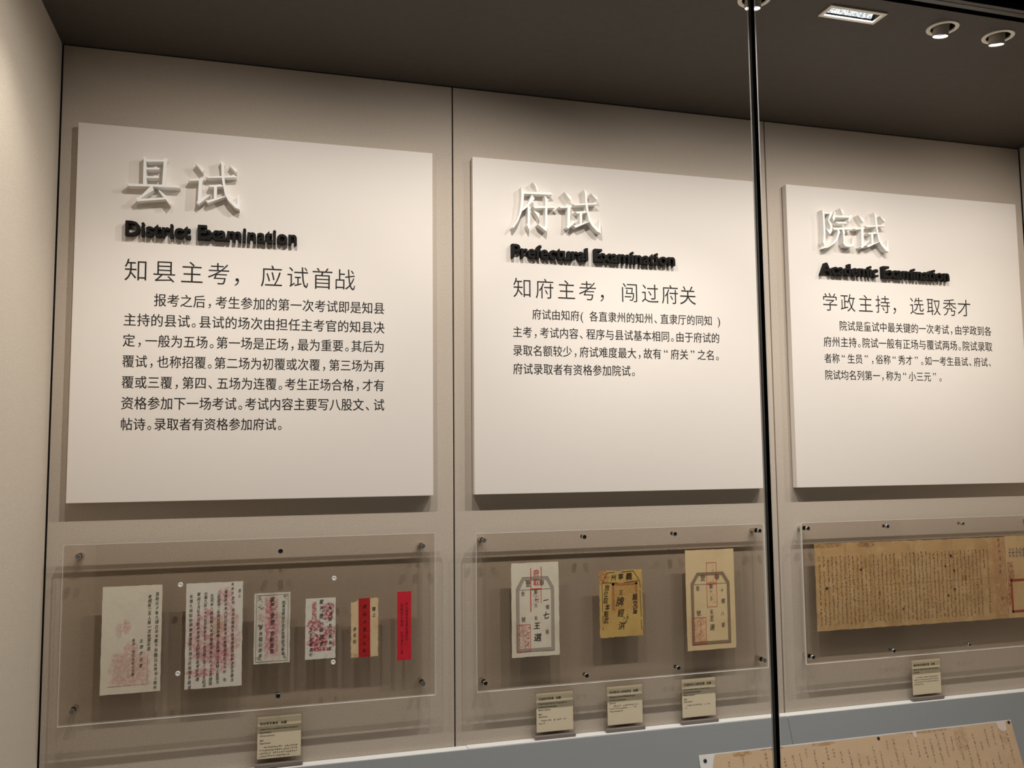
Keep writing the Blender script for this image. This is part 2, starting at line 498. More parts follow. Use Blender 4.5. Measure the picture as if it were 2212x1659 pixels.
labs = ['round recessed ceiling spotlight farthest left, above the first text panel',
        'round recessed ceiling spotlight above the gap between the first two text panels',
        'round recessed ceiling spotlight cut by the top of the picture at the black joint',
        'round recessed ceiling spotlight next to the rectangular floodlight',
        'round recessed ceiling spotlight nearest the right edge of the picture',
        'unseen round ceiling spotlight added at the right end to brighten the last panel',
        'unseen round ceiling spotlight added in the left corner to brighten the side wall']
for (x, tx, _a, _b), lb in zip(SPOTS, labs):
    spotlight(x, tx, 0.3, lb, 'recessed ceiling spotlights')
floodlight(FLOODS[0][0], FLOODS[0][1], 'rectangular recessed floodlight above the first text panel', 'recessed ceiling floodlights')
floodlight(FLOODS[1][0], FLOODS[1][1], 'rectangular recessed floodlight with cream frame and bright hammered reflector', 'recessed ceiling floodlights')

# ------------------------------------------------------------------ glyphs (Blender's built-in font)
_fc = bpy.data.curves.new('glyph_source', 'FONT'); _fc.resolution_u = 3
_fo = bpy.data.objects.new('glyph_source', _fc); C.objects.link(_fo)
_cache = {}


def glyph(ch, off=0.0, ext=0.0, bev=0.0):
    key = (ch, off, ext)
    if key not in _cache:
        _fc.body = ch; _fc.offset = off; _fc.extrude = ext
        ev = _fo.evaluated_get(bpy.context.evaluated_depsgraph_get())
        me = ev.to_mesh()
        v = [tuple(p.co) for p in me.vertices]; f = [tuple(p.vertices) for p in me.polygons]
        ev.to_mesh_clear()
        _cache[key] = (v, f)
    return _cache[key]


def put(m, ch, cx, cz, size, y=-0.0004, off=0.0, sx=1.0, shear=0.0, rot=0.0, cjk=True, mi=0, jit=None, bold=0.0):
    """flat glyph centred on its em box (CJK) at cx, cz; size = em height"""
    if cjk and off > 0:          # heavier brush: the same sign twice, a hair apart
        put(m, ch, cx, cz, size, y + 0.00002, 0.0, sx, shear, rot, True, mi, jit, bold - off * .6)
        bold += off * .6; off = 0.0
    v, f = glyph(ch, off)
    ca, sa = math.cos(rot), math.sin(rot)
    out = []
    for (a, b, c) in v:
        a = (a + bold - (0.5 if cjk else 0.0)) * size * sx; b = (b - (0.36 if cjk else 0.0)) * size
        if jit: a += jit.uniform(-.035, .035) * size; b += jit.uniform(-.035, .035) * size
        a += shear * b; b += 0.0
        out.append((cx + a * ca - b * sa, y, cz + a * sa + b * ca))
    m.add(out, f, mi)


def line_cjk(m, s, x0, x1, z, size, y, off=0.0, sx=1.0):
    """justified line; punctuation takes less room"""
    W = {'。': .62, '，': .72, '、': .78, '“': .95, '”': .95, '(': .5, ')': .5, ' ': .5}
    ws = [W.get(c, 1.0) for c in s]
    tot = sum(ws); lead = 0.0
    step = (x1 - x0) / (tot - (0.04))
    size = min(size, step * 1.13); sx = min(1.0, step * 0.99 / size)
    x = x0
    for c, wd in zip(s, ws):
        if c != ' ':
            if c in '。，、': put(m, c, x + 0.5 * size + (wd * step - .5 * step) * .0 + 0.02 * size, z, size, y, off, sx)
            elif c in '“”()':
                v, f = glyph(c, off); w_ = max(p[0] for p in v) + min(p[0] for p in v)
                put(m, c, x + wd * step / 2 - w_ * .5 * size * 1.1, z - 0.36 * size * (1.0 if c in '()' else 0.9), size * 1.05, y, off, cjk=False)
            else:
                put(m, c, x + wd * step / 2, z, size, y, off, sx)
                put(m, c, x + wd * step / 2, z, size, y - 0.00002, off, sx, bold=0.013)
        x += wd * step


def line_latin(m, s, x0, z, size, y, off=0.0, sx=1.0, x1=None):
    """left aligned latin/CJK string laid out by the font itself"""
    v, f = glyph(s, off)
    k = size * sx
    if x1 is not None:
        k = (x1 - x0) / (max(p[0] for p in v) - min(p[0] for p in v))
    m.add([(x0 + p[0] * k, y, z + p[1] * size) for p in v], f)


def adv(ch):
    a = max(p[0] for p in glyph(ch + 'I')[0]); b = max(p[0] for p in glyph('I')[0])
    return a - b


def scribble(m, cx, cz, s, y, r, mi=0, dens=5, th=0.13):
    """small unreadable handwritten sign made of a few strokes"""
    for _ in range(dens):
        k = r.random()
        if k < .45: a = r.uniform(-.25, .25)
        elif k < .75: a = math.pi / 2 + r.uniform(-.2, .2)
        else: a = r.choice((-1, 1)) * r.uniform(.6, 1.0)
        L_ = s * r.uniform(.3, .8) * .5; t = s * th * r.uniform(.6, 1.2) * .5
        px, pz = cx + r.uniform(-.22, .22) * s, cz + r.uniform(-.3, .3) * s
        ca, sa = math.cos(a), math.sin(a)
        q = [(-L_, -t), (L_, -t * .6), (L_ * 1.05, t * .8), (-L_, t)]
        m.add([(px + a_ * ca - b_ * sa, y, pz + a_ * sa + b_ * ca) for a_, b_ in q], [(0, 1, 2, 3)], mi)


# ------------------------------------------------------------------ the three text panels
TITLE = {'xian':[[(186,169),(194,160),(197,80),(187,79),(187,156)],[(192,157),(240,160),(243,154),(195,150)],[(240,160),(247,167),(256,161),(252,155),(250,82),(240,81),(243,154)],[(195,132),(215,134),(221,138),(233,132),(231,129),(195,126)],[(195,106),(213,107),(221,111),(232,106),(230,103),(195,100)],[(141,79),(284,85),(292,79),(291,77),(213,75),(148,72)],[(207,75),(214,76),(218,65),(184,39),(180,28),(173,29),(168,36),(182,44)],[(172,34),(246,44),(251,39),(173,27)],[(230,65),(233,66),(249,53),(256,46),(267,28),(264,22),(251,39),(244,46)]],'shi':[[(333,158),(353,148),(359,141),(356,130),(353,132),(342,147)],[(313,105),(346,110),(351,115),(360,110),(354,102),(353,49),(376,64),(378,62),(346,31),(338,36),(342,40),(344,104),(320,101)],[(363,118),(438,127),(443,131),(454,125),(453,123),(371,114)],[(371,92),(402,96),(405,98),(414,93),(413,91),(379,86)],[(388,89),(397,91),(396,52),(388,49)],[(365,43),(421,62),(422,60),(372,36)],[(404,173),(419,162),(416,153),(417,126),(421,92),(428,70),(440,52),(456,38),(459,69),(462,69),(464,22),(450,28),(431,47),(420,66),(413,99),(409,128),(408,160)],[(431,160),(454,149),(454,139),(449,140)]],'fu':[[(202,184),(216,175),(223,160),(216,152),(212,170)],[(169,148),(266,153),(275,147),(273,145),(169,141)],[(161,164),(167,155),(171,146),(170,120),(166,93),(161,73),(149,45),(133,21),(129,24),(142,45),(153,69),(158,95),(161,124),(162,142)],[(199,140),(209,127),(188,101),(177,91),(163,80),(166,90),(184,110),(193,127)],[(183,98),(189,102),(195,94),(192,86),(190,29),(188,19),(180,34),(183,42)],[(201,101),(269,105),(275,107),(283,102),(281,100),(208,94)],[(244,140),(258,127),(254,120),(252,33),(249,16),(218,39),(219,40),(237,32),(245,33),(246,119)],[(203,86),(215,82),(226,76),(222,62),(220,63),(213,74)]],'yuan':[[(131,168),(141,155),(142,86),(141,51),(135,31),(130,44),(134,74),(134,150)],[(140,158),(164,160),(167,155),(140,153)],[(163,159),(171,165),(178,159),(169,144),(161,129),(172,115),(174,100),(169,84),(162,76),(145,96),(147,96),(160,91),(165,99),(163,111),(155,128),(164,154)],[(210,179),(221,174),(228,163),(223,155),(219,158)],[(186,166),(189,162),(187,138),(179,125),(175,140)],[(184,150),(247,152),(256,158),(264,152),(256,141),(246,129),(244,130),(248,145),(184,143)],[(187,125),(226,128),(230,129),(239,123),(237,122),(196,119)],[(174,102),(242,106),(249,109),(258,103),(256,101),(181,94)],[(196,97),(200,97),(207,88),(202,78),(194,58),(177,41),(153,26),(135,22),(147,28),(169,42),(185,59),(195,80)],[(216,98),(223,98),(228,89),(226,82),(223,51),(228,42),(257,43),(259,68),(262,68),(266,37),(247,33),(227,34),(218,45),(219,79)]]}
PT, PB, PW, PTH = 1.9245, 0.7962, 1.0705, 0.0300
PANELS = [
    dict(x=-1.1450, title=[('xian', 0.0), ('shi', 0.0)], en='District Examination', exw=0.501, ex=0.137,
         sub='知县主考，应试首战',
         lines=[('报考之后，考生参加的第一次考试即是知县', .221, .912), ('主持的县试。县试的场次由担任主考官的知县决', .138, .912),
                ('定，一般为五场。第一场是正场，最为重要。其后为', .138, .912), ('覆试，也称招覆。第二场为初覆或次覆，第三场为再', .138, .912),
                ('覆或三覆，第四、五场为连覆。考生正场合格，才有', .138, .912), ('资格参加下一场考试。考试内容主要写八股文、试', .138, .912),
                ('帖诗。录取者有资格参加府试。', .138, .602)],
         label='leftmost ivory text panel headed 县试 District Examination, seven lines of text'),
    dict(x=0.0610, title=[('fu', 0.0), ('shi', -0.018)], en='Prefectural Examination', exw=0.606, ex=0.127,
         sub='知府主考，闯过府关',
         lines=[('府试由知府( 各直隶州的知州、直隶厅的同知 )', .203, .914), ('主考，考试内容、程序与县试基本相同。由于府试的', .134, .907),
                ('录取名额较少，府试难度最大，故有“府关”之名。', .134, .907), ('府试录取者有资格参加院试。', .134, .580)],
         label='middle ivory text panel headed 府试 Prefectural Examination, half behind the joint'),
    dict(x=1.2650, title=[('yuan', 0.0), ('shi', -0.044)], en='Academic Examination', exw=0.579, ex=0.128,
         sub='学政主持，选取秀才',
         lines=[('院试是童试中最关键的一次考试，由学政到各', .206, .911), ('府州主持。院试一般有正场与覆试两场。院试录取', .135, .911),
                ('者称“生员”，俗称“秀才”。如一考生县试、府试、', .135, .911), ('院试均名列第一，称为“小三元”。', .135, .665)],
         label='rightmost ivory text panel headed 院试 Academic Examination, beyond the joint'),
]
for P in PANELS:
    x0 = P['x']
    t = empty('text_panel', (x0, 0, PB)); tag(t, P['label'], 'text panel', 'ivory text panels')
    m = MB(); m.box(0, PW, -PTH, -0.0045, 0, PT - PB)
    m.build('front_board', M['panel'], t, bevel=0.0015)
    m = MB(); m.box(0.008, PW - 0.008, -0.0046, -0.0002, 0.008, PT - PB - 0.008)
    m.build('mounting_batten', M['gap'], t)
    for key, dx in P['title']:
        m = MB()
        for i, poly in enumerate(TITLE[key]):
            m.prism([(a / 1000.0 + dx, 1.66 + b / 1000.0 - PB) for a, b in poly], -PTH, -PTH - 0.030 - 0.00004 * i)
        m.build('raised_character', M['white'], t, tri=True)
    # black raised latin letters
    names = P['en']; total = sum(adv(c) if c != ' ' else 0.30 for c in names)
    size = 0.0425 / 0.70; k = P['exw'] / total
    x = P['ex']
    for c in names:
        if c == ' ': x += 0.30 * k; continue
        v, f = glyph(c, 0.026, 0.5)
        mm = MB(); mm.add([(x + p[0] * k, -PTH - 0.010 - p[2] * 0.020, 1.5870 - PB + p[1] * size) for p in v], f)
        mm.build('raised_letter', M['black'], t)
        x += adv(c) * k
    # subtitle
    xs = [.171, .2495, .328, .4055, .487, .5615, .640, .7165, .786]
    for c, px in zip(P['sub'], xs):
        m = MB(); put(m, c, px if c != '，' else px - .010, 1.484 - PB, 0.0735, -PTH - 0.0004, off=-0.006, sx=0.95, shear=0.0)
        m.build('printed_character', M['ink'], t)
    for i, (s, a, b) in enumerate(P['lines']):
        m = MB(); line_cjk(m, s, a, b, 1.3965 - 0.0621 * i - PB, 0.0412, -PTH - 0.0004)
        tag(m.build('text_line', M['ink'], t), kind='stuff')


# ------------------------------------------------------------------ acrylic displays with standoff bolts
def acrylic(name_x0, x1, z0, z1, bolts, clips, label):
    cx = (name_x0 + x1) / 2
    t = empty('acrylic_mount', (cx, 0, z0)); tag(t, label, 'acrylic mount', 'wall-mounted acrylic sheet pairs')
    a, b = name_x0 - cx, x1 - cx; h = z1 - z0
    m = MB(); m.box(a + .001, b - .001, -0.0385, -0.0325, 0.001, h + 0.001, 0, 1); m.build('back_sheet', [M['acrylback'], M['aedgeclear']], t)
    m = MB(); m.box(a, b, -0.0480, -0.0405, 0, h, 0, 1); m.build('front_sheet', [M['acryl'], M['aedge']], t)
    for (bx, bz, sort) in bolts:
        B = MB()
        r = 0.0078 if sort != 'small' else 0.0066
        p = (bx - cx, 0, bz - z0)
        corner = min(abs(bx - name_x0), abs(bx - x1)) < .06
        if corner: B.lathe(p, (0, -1, 0), [(0.0, 0.0003), (r, 0.0003), (r, 0.0320)], 20)
        else: B.lathe(p, (0, -1, 0), [(0.0, 0.0290), (r * .8, 0.0295), (r * .8, 0.0320)], 20)
        if sort == 'grey': prof = [(r * .6, 0.048), (r, 0.0480), (r, 0.0545), (r * .92, 0.0560), (0.0, 0.0560)]
        else: prof = [(r * .6, 0.048), (r, 0.0480), (r, 0.0550), (r * .9, 0.0560), (r * .78, 0.0560), (r * .78, 0.0520), (0.0, 0.0520)]
        B.lathe(p, (0, -1, 0), prof, 20)
        bo = B.build('standoff_bolt', M['steel'], t, smooth=True)
        e = MB()
        if sort == 'grey': e.lathe(p, (0, -1, 0), [(r * .86, 0.0562), (0.0, 0.0563)], 20); e.build('bolt_end', M['bluntend'], bo)
        else: e.lathe(p, (0, -1, 0), [(r * .78, 0.0535), (0.0, 0.0535)], 20); e.build('bolt_end', M['bore'], bo)
    for (bx, bz) in clips:
        B = MB(); p = (bx - cx, 0, bz - z0)
        B.lathe(p, (0, -1, 0), [(0.0030, 0.0475), (0.0072, 0.0475), (0.0072, 0.0505), (0.0062, 0.0515), (0.0040, 0.0515), (0.0030, 0.0505), (0.0, 0.0500)], 20)
        B.build('clear_clip', M['clipring'], t, smooth=True)
    return t


acrylic(-1.1445, -0.0715, 0.1772, 0.6790,
        [(-1.104, .647, 'grey'), (-.547, .641, 'dark'), (-.113, .640, 'grey'), (-1.107, .218, 'grey'), (-.549, .2155, 'dark'), (-.113, .217, 'grey')],
        [(-.829, .554), (-.831, .3005), (-.387, .552), (-.388, .301)],
        'leftmost clear acrylic mount, holding six small papers below the first panel')
acrylic(0.0625, 1.1140, 0.1735, 0.6720,
        [(.086, .651, 'grey'), (.430, .650, 'dark'), (.761, .649, 'dark'), (1.090, .649, 'dark'), (.087, .202, 'dark'), (.430, .1995, 'dark'), (.761, .1995, 'dark'), (1.093, .201, 'grey')],
        [], 'middle clear acrylic mount, holding three tablet-shaped admission slips')
acrylic(1.2660, 2.3400, 0.1720, 0.6705,
        [(1.287, .651, 'dark'), (1.6265, .648, 'dark'), (1.967, .648, 'small'), (1.288, .198, 'dark'), (1.629, .1965, 'dark'), (1.967, .1965, 'small'), (2.315, .648, 'dark'), (2.315, .1965, 'dark')],
        [], 'rightmost clear acrylic mount, holding the long brown manuscript')


# ------------------------------------------------------------------ papers
def sheet(name, x0, x1, z0, z1, y, m_, label, cat, group, ragged=0.0006, wav=0.0005, nx=14, nz=18, seed=1, skew=(0, 0), notch=None):
    """thin sheet of paper with slightly irregular edges; local origin at its lower left corner"""
    r = random.Random(seed)
    W_, H_ = x1 - x0, z1 - z0
    ex = [[r.uniform(-ragged, ragged) for _ in range(max(nx, nz) + 1)] for _ in range(4)]
    vs, fs = [], []
    ph = r.uniform(0, 6)
    for j in range(nz + 1):
        for i in range(nx + 1):
            u, v = i / nx, j / nz
            X = u * W_ + (1 - u) * ex[0][j] + u * ex[1][j] + skew[0] * v
            Z = v * H_ + (1 - v) * ex[2][i] + v * ex[3][i] + skew[1] * u
            if notch and j == nz: Z -= notch(u)
            Y = -0.0003 - wav * (0.5 + 0.5 * math.sin(u * 7 + ph) * math.sin(v * 6 + ph * 2))
            vs.append((X, Y, Z))
    for j in range(nz):
        for i in range(nx):
            k = j * (nx + 1) + i; fs.append((k, k + 1, k + nx + 2, k + nx + 1))
    n = len(vs)
    m = MB(); m.add(vs, fs)
    # back face and rim give the sheet its thickness
    m.add([(a, b + 0.0004, c) for a, b, c in vs], [tuple(reversed(f)) for f in fs])
    rim = [i for i in range(nx + 1)] + [(j + 1) * (nx + 1) - 1 for j in range(1, nz + 1)] + [nz * (nx + 1) + i for i in range(nx - 1, -1, -1)] + [j * (nx + 1) for j in range(nz - 1, 0, -1)]
    for a, b in zip(rim, rim[1:] + rim[:1]):
        m.f.append((a, a + n, b + n, b)); m.m.append(0)
    o = m.build(name, m_, smooth=True, loc=(x0, y, z0))
    tag(o, label, cat, group)
    return o


def column(m, s, x, z0, z1, size, y, r, off=0.012, sx=0.85, shear=0.12, jit=0.10, pseudo=False, mi=0):
    n = len(s)
    for i, c in enumerate(s):
        z = z0 + (z1 - z0) * (i / max(1, n - 1))
        if c == ' ': continue
        px = x + r.uniform(-jit, jit) * size * .5
        if c == '·': scribble(m, px, z, size, y, r, mi)
        else:
            put(m, c, px, z + r.uniform(-.05, .05) * size, size * r.uniform(.9, 1.08), y, off, sx * r.uniform(.9, 1.05), shear + r.uniform(-.06, .06), r.uniform(-.05, .08), mi=mi)


DY = -0.0392          # papers lie between the two acrylic sheets
IY = -0.0012          # ink just in front of the paper
g6 = 'papers in the left acrylic mount'
cream = (0.84, 0.79, 0.66)
PINK = (0.66, 0.21, 0.23)

# 1 ---- plain letter with a pale seal
pm = paper_mat('pale_letter_paper', cream, [((0.72, 0.66, 0.52), 14, .45, .75, .5)],
               [(.078, .067, .052, .046, PINK, .40, 60, 1.1, True), (.078, .067, .045, .038, (0.58, 0.34, 0.25), .35, 90, 1.6, True),
                (.080, .125, .020, .018, PINK, .45, 90, .9, False), (.066, .188, .011, .024, PINK, .50, 110, 1.2, False), (.046, .178, .009, .022, (0.55, .28, .22), .45, 110, 1.2, False)])
p = sheet('letter', -1.0390, -0.8790, 0.2530, 0.5560, DY, pm, 'cream letter with faded pink square seal, leftmost of the six papers', 'letter', g6, seed=3)
r = random.Random(11); m = MB()
column(m, '恳用乐子敬九夜日初冬客下剖腹以从用书人等件', .147, .276, .010, .0118, IY, r)
column(m, '考相陈二件人服一次余容后禀', .127, .270, .122, .0125, IY, r)
column(m, '五彦才龙堂', .107, .146, .075, .0120, IY, r)
column(m, '查岁一节六月初七日等', .086, .148, .052, .0102, IY, r)
m.build('brush_writing', M['brush'], p)
m = MB()
m.prism([(.020, .0215), (.127, .0225), (.127, .0232), (.020, .0222)], -.0006, -.0009)
m.prism([(.124, .023), (.1246, .023), (.1246, .108), (.124, .108)], -.0006, -.0009)
m.build('seal_border', M['pinkseal'], p)

# 2 ---- letter with pink floral print
pm = paper_mat('floral_letter_paper', (0.85, 0.81, 0.72), [((0.74, 0.69, 0.60), 16, .45, .75, .4)],
               [(.060, .150, .050, .075, PINK, .62, 34, 1.7, False), (.120, .155, .030, .085, PINK, .45, 48, 1.9, False),
                (.112, .262, .022, .030, PINK, .5, 60, 1.5, False), (.075, .100, .045, .040, (0.55, .19, .20), .55, 40, 1.6, False),
                (.045, .045, .046, .012, PINK, .75, 70, .8, False), (.105, .075, .03, .035, PINK, .45, 60, 1.9, False), (.090, .170, .020, .030, (.62, .50, .28), .5, 60, 1.4, False)])
p = sheet('letter', -0.8130, -0.6540, 0.2510, 0.5550, DY, pm, 'letter densely written over a pink flower print, second paper from the left', 'letter', g6, seed=5)
r = random.Random(12); m = MB()
column(m, '禀上', .150, .276, .262, .0112, IY, r)
column(m, '发亲元', .130, .297, .270, .0105, IY, r)
column(m, '恩台 拜具台端座平安福寿谈天初新游清平香龙', .132, .256, .018, .0115, IY, r)
column(m, '案查府试本六四日簧贵令在本榜如禀石公大台 书', .111, .275, .020, .0112, IY, r)
column(m, '二初度揭二季师刘试四等维上说启神二江大徐上复规为', .091, .273, .014, .0112, IY, r)
column(m, '古花钟八名张棒九半创等段付李九六十三名给取', .072, .266, .012, .0115, IY, r)
column(m, '列案九百一十九名刘黎等七十一名月榜三百八十三名起试', .054, .272, .008, .0112, IY, r)
column(m, '草阅正月初十日致将想遂大人初四日课青初赴遵', .035, .271, .028, .0115, IY, r)
column(m, '长尊九阅知怡年来案谨寄具场为应用恳多嘉叔', .014, .266, .006, .0122, IY, r)
m.build('brush_writing', M['brush'], p)

# 3 ---- envelope printed with border, pink centre band
pm = paper_mat('bordered_envelope_paper', (0.76, 0.73, 0.63), [((0.56, 0.52, 0.40), 30, .45, .7, .55), ((0.72, 0.55, 0.50), 24, .5, .75, .4)],
               [(.051, .108, .019, .088, (0.62, .22, .24), .85, 50, .5, True), (.072, .085, .016, .07, (0.58, .36, .34), .4, 60, .9, False), (.020, .135, .012, .014, (.55, .33, .30), .6, 70, .4, False)])
p = sheet('name_card', -0.6210, -0.5160, 0.3085, 0.5165, DY, pm, 'grey patterned card with pink centre band, third paper from the left', 'card', g6, seed=6)
r = random.Random(13); m = MB()
column(m, '家严三字登一岁能居官', .053, .187, .036, .0165, IY, r, off=.02)
column(m, '向来信领幼子在此世师台为藤老', .085, .178, .028, .0118, IY, r)
column(m, '首张祖公命年', .020, .106, .024, .0135, IY, r)
m.build('brush_writing', M['brush'], p)
m = MB()
W_, H_ = .105, .208; a = .006; t_ = .0007
for q in ([(a, a), (W_ - a, a), (W_ - a, a + t_), (a, a + t_)], [(a, H_ - a), (W_ - a, H_ - a), (W_ - a, H_ - a - t_), (a, H_ - a - t_)],
          [(a, a), (a + t_, a), (a + t_, H_ - a), (a, H_ - a)], [(W_ - a, a), (W_ - a - t_, a), (W_ - a - t_, H_ - a), (W_ - a, H_ - a)]):
    m.prism(q, -.0007, -.0010)
for cx_, cz_ in ((.016, .191), (.092, .194), (.016, .018), (.090, .018), (.019, .170), (.019, .112)):
    for k in range(7): scribble(m, cx_ + r.uniform(-.006, .006), cz_ + r.uniform(-.006, .006), .011, -.0010, r, dens=2, th=.07)
m.build('printed_border', M['greyink'], p)

# 4 ---- note with dark red figures
DR = (0.42, 0.03, 0.065)
pm = paper_mat('red_print_note_paper', (0.82, 0.79, 0.71), [((0.56, 0.51, 0.44), 40, .5, .72, .5)],
               [(.036, .052, .030, .024, DR, .85, 75, 1.5, False), (.030, .100, .026, .020, DR, .75, 80, 1.9, False), (.066, .140, .022, .026, (0.40, .06, .08), .8, 70, 1.7, False),
                (.070, .080, .022, .020, DR, .7, 85, 1.9, False), (.026, .145, .007, .026, (0.44, .08, .09), .8, 100, .5, True), (.083, .045, .006, .012, DR, .7, 100, .8, False), (.045, .028, .033, .006, DR, .85, 90, .6, True)])
p = sheet('note', -0.4710, -0.3810, 0.3115, 0.4930, DY, pm, 'small white note with dark red figure print, fourth paper from the left', 'note', g6, seed=7)
r = random.Random(14); m = MB()
column(m, '家严登一级居官', .048, .170, .044, .0150, IY, r, off=.02)
column(m, '向贵师台近来藤老', .074, .150, .030, .0125, IY, r)
column(m, '三字命年居纪', .017, .088, .014, .0118, IY, r)
m.build('brush_writing', M['brush'], p)

# 5 ---- tan envelope with red band
pm = paper_mat('tan_envelope_paper', (0.78, 0.60, 0.37), [((0.66, 0.46, 0.25), 20, .45, .75, .6)], [(.004, .004, .02, .01, (.42, .27, .15), .5, 60, .6, False)])
p = sheet('envelope', -0.3340, -0.2510, 0.3075, 0.4850, DY, pm, 'tan envelope with a red centre band, fifth paper from the left', 'envelope', g6, ragged=.001, seed=8,
          notch=lambda u: (0.014 * (1 - u / .27) + .004 if u < .27 else 0.0))
m = MB(); m.prism([(.0235, -.0003), (.0590, .0), (.0575, .1785), (.0225, .1780)], -.0010, -.0014); m.build('red_band', mat('red_band_paper', (.45, .022, .026), .8, spec=.1, noise=(120, .15)), p)
r = random.Random(15); m = MB()
column(m, '赖柏村', .041, .153, .106, .0135, -.0018, r, off=.015)
column(m, '堂公', .041, .084, .064, .012, -.0018, r, off=.015)
column(m, '台启', .041, .042, .020, .012, -.0018, r, off=.015)
column(m, '赠上', .070, .144, .126, .0135, IY, r, off=.015)
column(m, '李名仙', .011, .086, .050, .0135, IY, r, off=.015)
m.build('brush_writing', M['brush'], p)

# 6 ---- red slip
pm = paper_mat('red_slip_paper', (0.72, 0.028, 0.05), [((0.60, 0.02, 0.04), 30, .45, .7, .5)], fiber=.04)
p = sheet('red_slip', -0.1915, -0.1475, 0.2895, 0.5000, DY, pm, 'narrow bright red slip of paper with faint writing, rightmost of the six papers', 'slip', g6, ragged=.0003, seed=9)
r = random.Random(16); m = MB()
column(m, '所以给身元吉荣发福兆九', .0295, .172, .064, .0105, IY, r, off=.0)
column(m, '致阁陈三翁真 公字等十二朋', .0145, .168, .024, .0105, IY, r, off=.0)
m.build('brush_writing', mat('dark_red_ink', (.12, .008, .012), .8), p)


# ---- tablet-shaped admission slips
def tablet(m, W_, H_, inner, t_line, band, mg):
    """outline of the tablet: outer line, grey band, inner line; returns nothing"""
    def ring(o, i, mi):
        n = len(o)
        for k in range(n):
            a, b = o[k], o[(k + 1) % n]; c, d = i[(k + 1) % n], i[k]
            m.add([(a[0], IY + .0002, a[1]), (b[0], IY + .0002, b[1]), (c[0], IY + .0002, c[1]), (d[0], IY + .0002, d[1])], [(0, 1, 2, 3)], mi)
    def shape(g):
        x0, x1, zb, zt, zs, cut = inner
        return [(x0 + g, zb + g), (x1 - g, zb + g), (x1 - g, zs - g * .35), (x1 - cut - g * .6, zt - g), (x0 + cut + g * .6, zt - g), (x0 + g, zs - g * .35)]
    ring(shape(0), shape(t_line), 0)
    if band: ring(shape(t_line), shape(t_line + band), 1)
    return shape(t_line + band)


def bar(m, x0, x1, z0, z1, y=IY, mi=0):
    m.add([(x0, y, z0), (x1, y, z0), (x1, y, z1), (x0, y, z1)], [(0, 1, 2, 3)], mi)


def frame(m, x0, x1, z0, z1, t_, y=IY, mi=0):
    bar(m, x0, x1, z0, z0 + t_, y, mi); bar(m, x0, x1, z1 - t_, z1, y, mi)
    bar(m, x0, x0 + t_, z0, z1, y, mi); bar(m, x1 - t_, x1, z0, z1, y, mi)


g3 = 'slips in the middle acrylic mount'
M['band'] = mat('grey_printed_band', (0.42, 0.38, 0.31), 0.9, spec=.1, noise=(300, .15))
M['bandtan'] = mat('tan_printed_band', (0.30, 0.22, 0.14), 0.9, spec=.1, noise=(300, .15))


